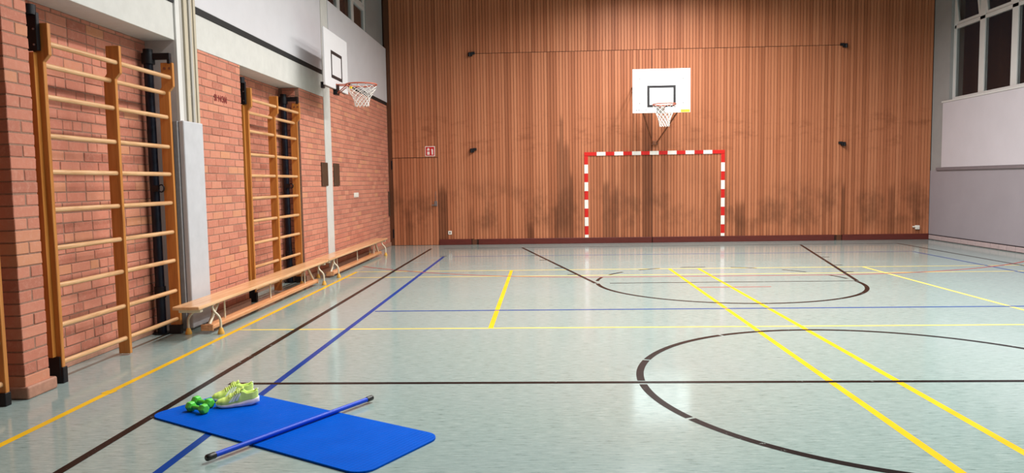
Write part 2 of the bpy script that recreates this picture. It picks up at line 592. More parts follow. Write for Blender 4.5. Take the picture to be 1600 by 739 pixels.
def brick_wall(x, y0, y1, z0, z1, parent, bond, far=False):
    """bricks facing +X with their faces at x"""
    n = int((z1 - z0) / CO + 0.999)
    stuff = MB() if far else None
    for i in range(n):
        za = z0 + i * CO
        zb = min(za + BH, z1 - 0.004)
        if zb - za < 0.015:
            continue
        for a, b in course_cells(y0, y1, i, bond):
            w = b - a - J
            c = (x - 0.03 + rnd.uniform(-0.002, 0.002), (a + b) / 2, (za + zb) / 2)
            if far:
                h = (0.03, w / 2, (zb - za) / 2)
                k = 0.004
                vs = [(c[0] - h[0], c[1] + sy * h[1], c[2] + sz * h[2]) for sy, sz in ((-1, -1), (1, -1), (1, 1), (-1, 1))]
                vs += [(c[0] + h[0] - k, c[1] + sy * h[1], c[2] + sz * h[2]) for sy, sz in ((-1, -1), (1, -1), (1, 1), (-1, 1))]
                vs += [(c[0] + h[0], c[1] + sy * (h[1] - k), c[2] + sz * (h[2] - k)) for sy, sz in ((-1, -1), (1, -1), (1, 1), (-1, 1))]
                fs = [(8, 9, 10, 11)] + [(j, (j + 1) % 4, 4 + (j + 1) % 4, 4 + j) for j in range(4)] + [(4 + j, 4 + (j + 1) % 4, 8 + (j + 1) % 4, 8 + j) for j in range(4)]
                stuff.add(vs, fs)
            else:
                me = brick_mesh(0.06, round(w, 3), zb - za, rnd.randrange(3), 'brick_face')
                link('brick', me, parent, c)
    if far:
        o = stuff.build('brickwork', 'brick_far', parent)
        o['kind'] = 'stuff'

MX = 0.004     # mortar sits this far behind the brick faces
# pier between the first two niches: solid corner bricks, alternating bond
PY0, PY1 = 4.752, 4.998
pier = struct(MB().box((NB - 0.3, PY0 + MX, 0), (WL - MX, PY1 - MX, BEAM_Z)).build('wall_left', 'mortar'))
n = int(BEAM_Z / CO + 0.999)
for i in range(1, n):
    za, zb = i * CO, min(i * CO + BH, BEAM_Z - 0.004)
    if zb - za < 0.015:
        continue
    dz = zb - za; zc = (za + zb) / 2
    if i % 2:
        spans = [((WL - 0.125, PY0), (WL, PY1)), ((WL - 0.125 - J - 0.165, PY0), (WL - 0.125 - J, PY1))]
    else:
        ymid = (PY0 + PY1) / 2
        spans = [((WL - 0.255, PY0), (WL, ymid - J / 2)), ((WL - 0.255, ymid + J / 2), (WL, PY1)), ((WL - 0.30, PY0), (WL - 0.255 - J, PY1))]
    for (xa, ya), (xb, yb) in spans:
        me = brick_mesh(xb - xa, yb - ya, dz, rnd.randrange(3), 'brick_face')
        link('brick', me, pier, ((xa + xb) / 2 + rnd.uniform(-.002, .002), (ya + yb) / 2, zc))
MB().box((NB - 0.2, PY0 - 0.012, 0), (WL + 0.026, PY1 + 0.045, 0.088)).build('skirting_tile', 'skirting_tile', pier, 0.014, 3)

# first niche: back wall
nb1 = struct(MB().box((NB - 0.2, PY1 - MX, 0), (NB - MX, 7.08, BEAM_Z)).build('wall_left', 'mortar'))
brick_wall(NB, PY1, 7.05, 0.085, BEAM_Z, nb1, 'wild')
MB().box((NB - MX, PY1, 0), (NB + 0.012, 7.05, 0.08)).build('skirting_tile', 'skirting_tile', nb1, 0.006)
# niche before the pier (only the edge of its wall bars is in view)
struct(MB().box((NB - 0.2, YB, 0), (NB, PY0 + 0.02, BEAM_Z)).build('wall_left', 'brick_far'))

# brick between column and second niche
s1 = struct(MB().box((NB - 0.2, 7.44, 0), (WL - MX, 8.57 - MX, BEAM_Z)).build('wall_left', 'mortar'))
brick_wall(WL, 7.45, 8.57, 0.085, BEAM_Z, s1, 'run')
MB().box((WL - MX, 7.45, 0), (WL + 0.02, 8.57, 0.085)).build('skirting_tile', 'skirting_tile', s1, 0.008)
# second niche back and its far jamb
nb2 = struct(MB().box((NB - 0.2, 8.57 - MX, 0), (NB - MX, 10.64 + MX, BEAM_Z)).build('wall_left', 'mortar'))
brick_wall(NB, 8.57, 10.64, 0.085, BEAM_Z, nb2, 'wild')
s2 = struct(MB().box((NB - 0.2, 10.64 + MX, 0), (WL - MX, 11.835, BEAM_Z)).build('wall_left', 'mortar'))
brick_wall(WL, 10.64, 11.83, 0.085, BEAM_Z, s2, 'run', far=True)
for i in range(1, n):          # returns of the jamb bricks, facing the camera
    za, zb = i * CO + 0.002, min(i * CO + 0.002 + BH, BEAM_Z - 0.004)
    if zb - za < 0.015:
        continue
    for xa, xb in (((WL - 0.25, WL - 0.062),) if i % 2 else ((WL - 0.13, WL - 0.062), (WL - 0.25, WL - 0.13 - J))):
        link('brick', brick_mesh(xb - xa, 0.06, zb - za, rnd.randrange(3), 'brick_face'), s2, ((xa + xb) / 2, 10.67, (za + zb) / 2))
MB().box((WL - MX, 10.64, 0), (WL + 0.02, 11.83, 0.085)).build('skirting_tile', 'skirting_tile', s2, 0.008)
# last field of brickwork up to the far wall
s3 = struct(MB().box((NB - 0.2, 12.2, 0), (WL - MX, YF + 0.05, BAND0)).build('wall_left', 'mortar'))
brick_wall(WL, 12.2, YF - 0.02, 0.085, BAND0, s3, 'run', far=True)
MB().box((WL - MX, 12.2, 0), (WL + 0.02, YF - 0.02, 0.085)).build('skirting_tile', 'skirting_tile', s3, 0.008)

# concrete column with its rails, pilaster, ring beam, black joint, white panels
colm = struct(MB().box((NB - 0.2, 7.05, 0), (WL - 0.01, 7.45, 5.2)).build('trim_1', 'concrete_grey'))
for ya, yb, xo, m in ((7.05, 7.13, 0.02, 'rail_white'), (7.135, 7.20, 0.012, 'rail_grey'), (7.205, 7.235, 0.03, 'rail_beige'), (7.25, 7.30, 0.018, 'rail_beige'),
                      (7.305, 7.345, 0.034, 'rail_grey'), (7.36, 7.395, 0.022, 'rail_beige'), (7.405, 7.45, 0.03, 'rail_beige')):
    MB().box((WL - 0.012, ya, 2.0), (WL + xo, yb, 5.2)).build('rail', m, colm, 0.004)
struct(MB().box((NB - 0.2, 11.835, 0), (WL + 0.004, 12.195, 5.2)).build('trim_2', 'concrete_white'))
for ya, yb in ((YB, 7.045), (7.455, 11.83)):
    bm_ = struct(MB().box((NB - 0.2, ya, BEAM_Z), (WL + 0.002, yb, BAND0)).build('trim_3', 'concrete_white', None, 0.004))
for ya, yb in ((YB, 7.045), (7.455, 11.76), (12.2, YF - 0.1)):
    struct(MB().box((NB - 0.2, ya, BAND0), (WL + 0.012, yb, BAND1)).build('trim_4', 'black_gap'))
up = struct(MB().box((NB - 0.2, YB, BAND1), (WL - 0.012, 11.835, CEIL)).build('wall_left', 'concrete_grey'))
MB().box((WL - 0.012, YB, BAND1), (WL + 0.016, 7.045, 5.0)).build('panel', 'white_panel', up, 0.004)
MB().box((WL - 0.012, 7.455, BAND1), (WL + 0.016, 11.765, 5.0)).build('panel', 'white_panel', up, 0.004)
up2 = struct(MB().box((NB - 0.2, 12.195, BAND1), (WL - 0.012, YF, 4.50)).build('wall_left', 'concrete_grey'))
MB().box((WL - 0.012, 12.2, BAND1), (WL + 0.016, YF - 0.05, 4.50)).build('panel', 'white_panel', up2, 0.004)
struct(MB().box((NB - 0.2, 15.15, 4.50), (WL - 0.06, YF, CEIL)).build('wall_left', 'grey_wall_paint'))
struct(MB().box((NB - 0.2, 12.195, 5.7), (WL - 0.06, 15.15, CEIL)).build('wall_left', 'grey_wall_paint'))

# ---------------------------------------------------------------- far wall: slats, doors, skirting
SP = 0.0695
_sl = {}
def slat_mesh(w, h):
    key = (round(w, 4), round(h, 3))
    if key not in _sl:
        b = MB()
        k, d = 0.003, 0.014
        pts = [(-w / 2, d), (-w / 2, k), (-w / 2 + k, 0), (w / 2 - k, 0), (w / 2, k), (w / 2, d)]
        b.prism(pts, (0, h), 'z')
        me = b.mesh('slat')
        me.materials.append(MATS['wall_slat_wood'])
        _sl[key] = me
    return _sl[key]

STAINS = [(-3.2, -3.05, 0.9, .45), (-2.43, -2.22, 1.45, .8), (-1.75, -1.6, 0.9, .3), (-0.36, -0.26, 0.5, .85), (0.22, 0.34, 1.0, .7), (0.29, 0.40, 2.46, .62), (0.40, 0.48, 2.98, .62), (0.46, 0.62, 1.75, .8), (0.46, 0.55, 2.4, .6),
          (1.36, 1.46, 1.5, .65), (1.46, 1.6, 1.2, .5), (1.62, 1.72, 1.4, .6), (2.22, 2.45, 3.2, .72), (3.9, 4.02, 1.25, .6), (4.36, 4.54, 1.0, .7),
          (6.72, 6.80, 1.42, .8), (7.72, 7.86, 1.35, .55), (5.3, 5.4, 0.8, .35), (8.3, 8.45, 1.1, .35)]
def slats(x0, x1, z0, z1, parent, yo=0.0):
    cnt = max(1, round((x1 - x0) / SP))
    p = (x1 - x0) / cnt
    for i in range(cnt):
        xc = x0 + (i + 0.5) * p
        o = link('slat', slat_mesh(round(p - 0.008, 4), z1 - z0), parent, (xc, YF + yo + rnd.uniform(-.0015, .0015), z0))
        o['stain'] = 0.0; o['stain_amount'] = 0.0
        for a, b, zt, am in STAINS:
            if a <= xc <= b:
                o['stain'] = zt + rnd.uniform(-.06, .06); o['stain_amount'] = am
        if o['stain_amount'] == 0 and rnd.random() < 0.12:
            o['stain'] = rnd.uniform(0.3, 0.9); o['stain_amount'] = rnd.uniform(0.1, 0.35)

DZ = 4.345
wf = struct(MB().box((-4.2, YF + 0.012, 0), (WR + 0.3, YF + 0.22, CEIL)).build('wall_far', 'far_wall_backing'))
MB().box((-3.60, YF - 0.012, 0), (-3.49, YF + 0.02, CEIL)).build('corner_post', 'dark_post_wood', wf)
slats(-3.485, -2.435, 2.03, CEIL, wf)
slats(-2.432, -1.632, 0.135, CEIL, wf)
wf2 = struct(MB().box((-1.64, YF + 0.008, DZ + 0.03), (6.71, YF + 0.014, DZ + 0.05)).build('wall_far', 'far_wall_backing'))
slats(-1.63, 6.70, DZ + 0.012, CEIL, wf2)
wf3 = struct(MB().box((6.72, YF + 0.008, 0.1), (WR, YF + 0.014, 0.13)).build('wall_far', 'far_wall_backing'))
slats(6.703, WR - 0.005, 0.125, CEIL, wf3)

def leaf(name, x0, x1, z0, z1):
    d = struct(MB().box((x0, YF + 0.009, max(z0 - 0.13, 0.006)), (x1, YF + 0.013, z1)).build(name, 'far_wall_backing'))
    slats(x0, x1, z0, z1, d, -0.001)
    return d
d1 = leaf('door_1', -3.485, -2.44, 0.006, 2.015)
d2 = leaf('door_2', -1.63, 2.452, 0.125, DZ)
d3 = leaf('door_3', 2.462, 6.70, 0.125, DZ)
# plate, handle and hinges of the small door
hp = MB().box((-2.535, YF - 0.012, 0.90), (-2.465, YF + 0.004, 1.02)).build('handle_plate', 'bolt_metal', d1, 0.004)
hb = MB().cyl((-2.50, YF - 0.012, 0.93), (-2.50, YF - 0.045, 0.93), 0.012).cyl((-2.50, YF - 0.045, 0.93), (-2.59, YF - 0.048, 0.93), 0.011).build('handle', 'bolt_metal', d1)
MB().box((-2.505, YF - 0.006, 1.02), (-2.497, YF + 0.004, 1.25)).build('lock_rod', 'bolt_metal', d1)
for z in (0.28, 1.86):
    MB().box((-3.515, YF - 0.022, z - 0.1), (-3.485, YF + 0.0, z + 0.1)).build('hinge', 'black_metal', d1, 0.004)
# hinge blocks of the big equipment-room doors (black, at the outer corners)
for d, x, s in ((d2, -1.63, 1), (d3, 6.70, -1)):
    for z, up_ in ((4.335, 1), (2.17, 0)):
        b = MB().box((x - 0.045, YF - 0.06, z - 0.045), (x + 0.045, YF - 0.001, z + 0.04))
        b.box((x + (0.02 if s > 0 else -0.10), YF - 0.045, z - 0.005), (x + (0.10 if s > 0 else -0.02), YF - 0.001, z + 0.05))
        b.cyl((x - s * 0.02, YF - 0.06, z - 0.055), (x - s * 0.02, YF - 0.06, z + 0.02), 0.028)
        b.build('hinge', 'black_metal', d, 0.006)
for i, (xa, xb) in enumerate(((-2.43, -1.69), (-1.52, 2.448), (2.466, 6.54), (6.72, WR - 0.01))):
    struct(MB().box((xa, YF - 0.028, 0.0), (xb, YF + 0.012, 0.132)).build('baseboard_far', 'dark_trim_wood', None, 0.004))
for xa in (-1.67, 6.60):          # floor bolt sockets between the skirting boards
    struct(MB().box((xa, YF - 0.005, 0.0), (xa + 0.10, YF + 0.015, 0.125)).build('trim_5', 'dark_post_wood', None, 0.003))

# ---------------------------------------------------------------- right wall
WIN_Y0, WIN_Y1 = 16.06, 7.0       # window strip runs towards the camera
wr = struct(MB().box((WR, YB, 0.118), (WR + 0.3, YF + 0.1, 1.54)).build('wall_right', 'mauve_wall_paint'))
wr2 = struct(MB().box((WR + 0.012, 16.06, 1.54), (WR + 0.3, YF + 0.1, CEIL)).build('wall_right', 'grey_wall_paint'))
wr3 = struct(MB().box((WR + 0.012, YB, 1.60), (WR + 0.3, 16.07, 3.0)).build('wall_right', 'grey_wall_paint'))
MB().box((WR - 0.03, YB, 1.602), (WR + 0.012, 16.22, 2.985)).build('panel', 'pale_mauve_panel', wr3, 0.004)
struct(MB().box((WR + 0.012, YB, 5.75), (WR + 0.3, 16.06, CEIL)).build('wall_right', 'grey_wall_paint'))
struct(MB().box((WR + 0.012, YB, 3.0), (WR + 0.3, 7.0, 5.75)).build('wall_right', 'grey_wall_paint'))
struct(MB().box((WR - 0.034, YB, 1.54), (WR + 0.05, 16.43, 1.598)).build('trim_6', 'mauve_ledge', None, 0.004))
struct(MB().box((WR - 0.045, YB, 2.985), (WR + 0.06, 16.25, 3.02)).build('trim_7', 'window_frame_white', None, 0.005))
bb = struct(MB().box((WR - 0.002, YB, 0), (WR + 0.3, YF, 0.117)).build('baseboard_right', 'mauve_ledge'))
y = YF - 0.03
while y > 6:
    MB().box((WR - 0.02, y - 0.24, 0.012), (WR + 0.01, y, 0.104)).build('brick', 'painted_brick', bb, 0.006, 1)
    y -= 0.252
MB().box((WR - 0.012, YB, 0.106), (WR + 0.01, YF - 0.03, 0.122)).build('cap_strip', 'black_metal', bb)

def window(name, X, s, y0, dy, cnt, z0, zt, z1, tilt):
    """s: +1 room lies towards +X, -1 room lies towards -X. panes run from y0 in steps of dy"""
    fr = MB()
    yend = y0 + cnt * dy
    ya, yb = min(y0, yend), max(y0, yend)
    fx0, fx1 = sorted((X, X - s * 0.08))
    w = struct(fr.box((fx0, ya, z0), (fx1, yb, z0 + 0.06)).build(name, 'window_frame_white', None, 0.006))
    MB().box((fx0, ya, z1 - 0.06), (fx1, yb, z1)).build('head', 'window_frame_white', w, 0.006)
    MB().box((fx0, ya + 0.02, zt), (fx1 + (0.006 if s > 0 else 0), yb - 0.02, zt + 0.075)).build('transom', 'window_frame_white', w, 0.006)
    for i in range(cnt + 1):
        yy = y0 + i * dy
        h = 0.09
        lo, hi = yy - h, yy + h
        lo, hi = max(lo, ya), min(hi, yb)
        MB().box((fx0, lo, z0 + 0.058), (fx1, hi, z1 - 0.058)).build('mullion', 'window_frame_white', w, 0.006)
    for i in range(cnt):
        p0, p1 = sorted((y0 + i * dy, y0 + (i + 1) * dy))
        p0 += 0.09; p1 -= 0.09
        xm = X - s * 0.04
        MB().box((xm - 0.012, p0, z0 + 0.05), (xm + 0.012, p1, zt + 0.01)).build('pane', 'window_glass', w)
        MB().box((xm - s * 0.012 - 0.008, p0, z0 + 0.058), (xm - s * 0.012 + 0.008, p0 + 0.02, zt)).build('seal', 'black_gap', w)
        # top-hung vent sash, tipped into the room
        a = tilt[i % len(tilt)]
        piv = Vector((xm, 0, zt + 0.085))
        M = Matrix.Translation(piv) @ Matrix.Rotation(s * a, 4, 'Y') @ Matrix.Translation(-piv)
        zc0, zc1 = zt + 0.085, z1 - 0.07
        q0, q1 = p0 + 0.005, p1 - 0.005
        fz = 0.055
        sash = MB()
        sash.box((xm - 0.025, q0, zc0), (xm + 0.025, q1, zc0 + fz), M).box((xm - 0.025, q0, zc1 - fz), (xm + 0.025, q1, zc1), M)
        sash.box((xm - 0.025, q0, zc0 + fz), (xm + 0.025, q0 + fz, zc1 - fz), M).box((xm - 0.025, q1 - fz, zc0 + fz), (xm + 0.025, q1, zc1 - fz), M)
        so = sash.build('vent_sash', 'window_frame_white', w)
        MB().box((xm - 0.008, q0 + fz - 0.01, zc0 + fz - 0.01), (xm + 0.008, q1 - fz + 0.01, zc1 - fz + 0.01), M).build('pane', 'window_glass', so)
    return w
window('window_1', WR + 0.075, -1, 16.06, -1.0066, 9, 3.02, 4.50, 5.75, (0.12,))
window('window_2', WL - 0.075, 1, 15.15, -0.98, 3, 4.50, 4.98, 5.7, (0.10,))

# ceiling lamps (out of frame; they are what lights the hall)
LAMP_LABELS = {(0.2, 6.3): 'long ceiling lamp in the left row, nearer the camera', (0.2, 9.8): 'long ceiling lamp in the left row, beside the far wall bars',
               (1.9, 13.5): 'long ceiling lamp before the wooden wall, left one of the pair', (3.3, 13.5): 'long ceiling lamp before the wooden wall, right one of the pair',
               (4.6, 9.8): 'long ceiling lamp in the right row, farthest from the camera', (4.6, 6.3): 'long ceiling lamp in the right row, nearer of the two',
               (6.0, 3.2): 'long ceiling lamp added out of view to brighten the near right floor'}
for x, y in LAMPS:
    t = thing('ceiling_lamp', LAMP_LABELS[(x, y)], 'lamp', (x, y, CEIL), 0, 'ceiling lamps')
    MB().box((-0.2, -1.55, -0.12), (0.2, 1.55, 0.0)).build('housing', 'lamp_housing', t, 0.01)

# ================================================================== WALL BARS
RUNG_Z = (2.489, 2.342, 2.112, 1.828, 1.565, 1.287, 1.003, 0.725, 0.427, 0.148)
def wall_bars(label):
    """origin: floor under the front edge of the first post; X into the room, Y along the wall"""
    t = thing('wall_bars', label, 'wall bars', (0, 0, 0), 0, 'wall bars along the brick wall')
    P = (0.0, 0.88, 1.76)
    prof = [(-0.10, 0.012), (0.0, 0.012), (0.0, 2.355), (0.045, 2.405), (0.045, 2.63), (-0.10 + 0.03, 2.63), (-0.10 + 0.03, 2.40), (-0.10, 2.36)]
    for k, y in enumerate(P):
        vs = [(q[0], q[1]) for q in prof]
        MB().prism(vs, (y - 0.036, y), 'y').build('post', 'bar_post_wood', t, 0.003, 1)
    for y0, y1 in ((P[0], P[1]), (P[1], P[2])):
        for i, z in enumerate(RUNG_Z):
            x = 0.015 if i == 0 else (-0.045 if i == 1 else -0.03)
            b = MB().tube([(x, y0 - 0.006, z), (x, y1 - 0.03, z)], 0.02, 10, sq=(0.8, 1.0))
            b.build('rung', 'rung_wood', t)
    # pivot side: black shoe and top bracket on the first post
    ft = MB().box((-0.105, -0.048, 0.0), (-0.008, -0.034, 0.20)).box((-0.105, -0.048, 0.0), (0.012, 0.004, 0.012))
    ft.box((-0.02, -0.046, 0.0), (0.012, 0.006, 0.12)).build('foot_shoe', 'black_metal', t, 0.003, 1)
    tb = MB().box((-0.10, -0.072, 2.43), (-0.008, -0.0365, 2.70)).cyl((-0.055, -0.075, 2.68), (-0.055, -0.075, 2.75), 0.045).box((-0.12, -0.09, 2.68), (-0.03, -0.06, 2.73))
    tbo = tb.build('top_bracket', 'black_metal', t, 0.004, 1)
    bl = MB()
    for z in (2.47, 2.58):
        for x in (-0.08, -0.03):
            bl.cyl((x, -0.072, z), (x, -0.080, z), 0.007, seg=8)
    bl.build('bolts', 'bolt_metal', tbo)['kind'] = 'stuff'
    MB().box((-0.148, -0.075, 0.20), (-0.04, -0.0365, 2.42)).build('stiffener', 'bar_post_wood', t)
    # swing pole in the far corner of the niche with its arm to the last post
    py = P[2] - 0.03
    px = -0.19
    pole = MB().cyl((px, py, 0.0), (px, py, 2.70), 0.042, seg=18).build('swing_pole', 'dark_blue_metal', t)
    MB().cyl((px, py, 2.62), (px, py, 2.72), 0.06, seg=18).cyl((px, py, 2.72), (px, py, 2.76), 0.045, seg=18).build('collar', 'black_metal', pole)
    MB().box((px, py - 0.025, 2.66), (0.03, py + 0.02, 2.72)).box((0.0, py - 0.02, 2.62), (0.03, py + 0.02, 2.68)).build('arm', 'black_metal', pole, 0.004, 1)
    MB().cyl((px, py, 0.36), (px, py, 0.47), 0.052, seg=18).build('foot_collar', 'black_metal', pole)
    MB().cyl((px, py, 0.0), (px, py, 0.012), 0.085, seg=18).build('base_plate', 'black_metal', pole)
    rg = MB().tube([(px + 0.03 + 0.05 + 0.028 * cos(a), py - 0.03, 1.43 + 0.035 * sin(a)) for a in [2 * pi * i / 16 for i in range(16)]], 0.007, 6, closed=True)
    rg.box((px, py - 0.05, 1.40), (px + 0.06, py - 0.02, 1.46)).build('ring', 'black_metal', pole)
    for x in (-0.065, -0.015):
        MB().cyl((x + 0.035, P[2] - 0.037, 2.575), (x + 0.035, P[2] - 0.045, 2.575), 0.013, seg=10).build('bolt', 'strut_brown', t)
    MB().box((-0.11, P[2] - 0.05, 0.0), (0.006, P[2] + 0.004, 0.09)).build('foot_shoe', 'black_metal', t, 0.003, 1)
    return t
wb = wall_bars('wall bars in the nearest full niche, beside the grey column pad')
wb.location = (-3.59, 5.195, 0)
wb2 = dup(wb)
wb2.location = (-3.59, 8.83, 0)
wb2['label'] = 'wall bars in the far niche, behind the near bench'
wb3 = dup(wb)
wb3.location = (-3.60, 4.636 - 1.76, 0)
wb3['label'] = 'wall bars cut off by the left photo edge, before the brick pier'

# column pad
pad = thing('column_pad', 'tall grey pad covering the lower column between the wall bars and the bench', 'pad', (-3.56, 7.24, 0))
def wbox(a, b, root):
    l = root.location
    return (a[0] - l.x, a[1] - l.y, a[2] - l.z), (b[0] - l.x, b[1] - l.y, b[2] - l.z)
MB().box(*wbox((WL + 0.005, 7.03, 0.03), (-3.515, 7.435, 2.09), pad)).build('cover', 'pad_grey', pad, 0.012, 3)
MB().box(*wbox((WL - 0.045, 7.012, 0.03), (WL + 0.002, 7.048, 2.085), pad)).build('edge_strip', 'pad_seam', pad, 0.004)
MB().box(*wbox((WL - 0.09, 7.02, 0.03), (WL - 0.05, 7.048, 2.075), pad)).build('edge_strip', 'pad_grey', pad, 0.004)
MB().box(*wbox((WL - 0.105, 7.03, 0.03), (WL - 0.093, 7.048, 2.07), pad)).build('edge_strip', 'pad_seam', pad, 0.002)

# ================================================================== BENCHES
def bench(label, L):
    """origin: floor, middle of the bench; long axis Y"""
    t = thing('gym_bench', label, 'bench', (0, 0, 0), 0, 'long benches along the brick wall')
    h = L / 2
    lx = 0.162
    MB().box((-0.13, -h, 0.297), (0.13, h, 0.33)).build('seat', 'bench_wood', t, 0.01, 3)
    pr = [(-0.055, 0.045), (-0.03, 0.03), (0.03, 0.03), (0.055, 0.045), (0.055, 0.072), (0.048, 0.085), (-0.048, 0.085), (-0.055, 0.072)]
    bm_ = MB().prism([(x + 0.02, z) for x, z in pr], (-h + 0.37, h - 0.37), 'y').build('balance_beam', 'beam_wood', t, 0.004, 1)
    for s in (-1, 1):
        yb = s * (h - 0.10)
        MB().box((-0.105, yb - 0.03, 0.262), (0.105, yb + 0.03, 0.297)).build('end_batten', 'cream_metal', t, 0.006)
        yl = s * (h - 0.36)
        MB().box((-0.11, yl - 0.02, 0.285), (0.11, yl + 0.02, 0.297)).build('leg_plate', 'cream_metal', t, 0.003)
        for q in (-1, 1):
            path = [(q * 0.085, yl, 0.295), (q * 0.086, yl, 0.265), (q * 0.092, yl, 0.24), (q * 0.108, yl, 0.215), (q * 0.13, yl, 0.195), (q * 0.15, yl, 0.17), (q * 0.16, yl, 0.14), (q * lx, yl, 0.10), (q * lx, yl, 0.05)]
            sm = []
            for i in range(len(path) - 1):
                a, b = Vector(path[i]), Vector(path[i + 1])
                sm += [a, (a + b) / 2]
            sm.append(Vector(path[-1]))
            lg = MB().tube(sm, 0.0115, 10).build('leg', 'cream_metal', t)
            MB().tube([(q * lx, yl, 0.0), (q * lx, yl, 0.012), (q * lx, yl, 0.03), (q * lx, yl, 0.062)], [0.03, 0.032, 0.027, 0.016], 14).build('rubber_foot', 'yellow_rubber', lg)
        # flat brace from the seat down to the end of the beam
        a, b = Vector((0.02, s * (h - 0.66), 0.30)), Vector((0.02, s * (h - 0.42), 0.088))
        MB().tube([a, b], 0.02, 4, sq=(1.0, 0.3)).build('brace', 'cream_metal', t)
        MB().box((-0.04, s * (h - 0.372) - 0.01, 0.03), (0.08, s * (h - 0.372) + 0.01, 0.092)).build('beam_end_cap', 'beam_wood', bm_, 0.003)
    for y in (0.0, 0.62 * h, -0.62 * h):
        MB().cyl((0.02, y, 0.083), (0.02, y, 0.299), 0.009, seg=10).build('support_rod', 'cream_metal', t)
    return t
b1 = bench('long wooden bench beside the grey column pad, nearer of the two', 4.07)
b1.location = (-3.335, 8.565, 0)
b2 = dup(b1)
b2.location = (-3.35, 12.72, 0)
b2['label'] = 'long wooden bench reaching toward the far wall, farther of the two'

# ================================================================== HANDBALL GOAL ON THE FAR WALL
goal = thing('handball_goal', 'red and white striped goal frame fixed to the wooden wall', 'goal', (GX, YF, 0))
gt = 0.02
gpost = []
for s in (-1, 1):
    x0, x1 = sorted((s * 1.5, s * 1.58))
    p = MB().box((x0, -gt, 0.135), (x1, 0.0, 1.995)).build('post', 'goal_red', goal)
    z = 1.80
    for k in range(5):
        za, zb = z - 0.20, z
        if k == 4:
            za = 0.135; zb = 0.2
        MB().box((x0 - 0.0015, -gt - 0.0015, za), (x1 + 0.0015, 0.0, zb)).build('white_band', 'goal_white', p)
        z -= 0.40
bar = MB().box((-1.58, -gt, 2.0), (1.58, 0.0, 2.08)).build('crossbar', 'goal_red', goal)
for k in range(7):
    xc = (k - 3) * 0.40
    MB().box((xc - 0.1, -gt - 0.0015, 1.9985), (xc + 0.1, 0.0, 2.0815)).build('white_band', 'goal_white', bar)

# ================================================================== BASKETBALL HOOPS
def hoop_parts(t, M, reach, net_len, net_r, rim_z, rim_mat='rim_orange'):
    """ring in a frame where +Y points from the board into the court, origin at board face, height rim_z"""
    def T(p):
        return M @ Vector(p)
    yc = reach
    rim = MB().tube([T((0.232 * cos(a), yc + 0.232 * sin(a), rim_z)) for a in [2 * pi * i / 36 for i in range(36)]], 0.011, 8, closed=True).build('rim', rim_mat, t)
    hk = MB()
    for i in range(12):
        a = 2 * pi * i / 12
        p = (0.232 * cos(a), yc + 0.232 * sin(a), rim_z - 0.008)
        hk.tube([T(p), T((p[0], p[1], rim_z - 0.03))], 0.004, 5)
    hk.build('net_hooks', rim_mat, rim)['kind'] = 'stuff'
    br = MB()
    for s in (-1, 1):
        br.tube([T((s * 0.07, 0.0, rim_z)), T((s * 0.07, yc - 0.232 + 0.02, rim_z)), T((s * 0.17, yc - 0.15, rim_z))], 0.009, 6)
        br.tube([T((s * 0.04, 0.0, rim_z - 0.13)), T((s * 0.05, yc - 0.215, rim_z - 0.01))], 0.008, 6)
    br.build('rim_arms', rim_mat, t)['kind'] = 'stuff'
    # net: two families of helical cords knotted into diamonds
    nb = MB()
    prof = [(0.0, 0.232), (0.12, 0.215), (0.28, 0.185), (0.46, 0.150), (0.66, 0.118), (0.84, net_r + 0.005), (1.0, net_r)]
    def rad(u):
        for (a, ra), (b, rb) in zip(prof, prof[1:]):
            if u <= b:
                return ra + (rb - ra) * (u - a) / (b - a)
        return prof[-1][1]
    rows = 8
    for fam in (-1, 1):
        for i in range(12):
            pts = []
            for k in range(rows + 1):
                u = k / rows
                a = 2 * pi * (i + fam * k * 0.5) / 12
                r = rad(u)
                pts.append(T((r * cos(a), yc + r * sin(a), rim_z - 0.03 - net_len * u)))
            nb.tube(pts, 0.0042, 5)
    nb.build('net', 'net_white', t)['kind'] = 'stuff'

def backboard(t, M, w, z0, z1, zt0, zt1, th=0.03, mat='board_white'):
    def bx(b, a, c):
        return b.box(a, c, M)
    bo = bx(MB(), (-w / 2, -th, z0), (w / 2, 0, z1)).build('board', mat, t, 0.003, 1)
    e = 0.05
    fr = MB()
    tw = 0.295
    bx(fr, (-tw, 0.0, zt1 - e), (tw, 0.0015, zt1)); bx(fr, (-tw, 0.0, zt0), (tw, 0.0015, zt0 + e))
    bx(fr, (-tw, 0.0, zt0 + e), (-tw + e, 0.0015, zt1 - e)); bx(fr, (tw - e, 0.0, zt0 + e), (tw, 0.0015, zt1 - e))
    fr.build('target_rectangle', 'print_black', bo)
    return bo

# far hoop: board faces the camera; frame +Y -> world -Y
BY = 15.40
fb = thing('basketball_hoop', 'white basketball backboard and net above the striped goal', 'basketball hoop', (2.462, BY, 0))
MF = Matrix.Rotation(pi, 4, 'Z')
bo = backboard(fb, MF, 1.19, 2.822, 3.724, 2.937, 3.384)
hoop_parts(fb, MF, 0.37, 0.42, 0.098, 2.958)
MB().box((-0.1, -0.06, 2.80), (0.06, -0.001, 2.95)).cyl((-0.06, -0.03, 2.80), (-0.06, -0.03, 2.93), 0.035).build('rim_bracket', 'socket_dark', fb, 0.006)
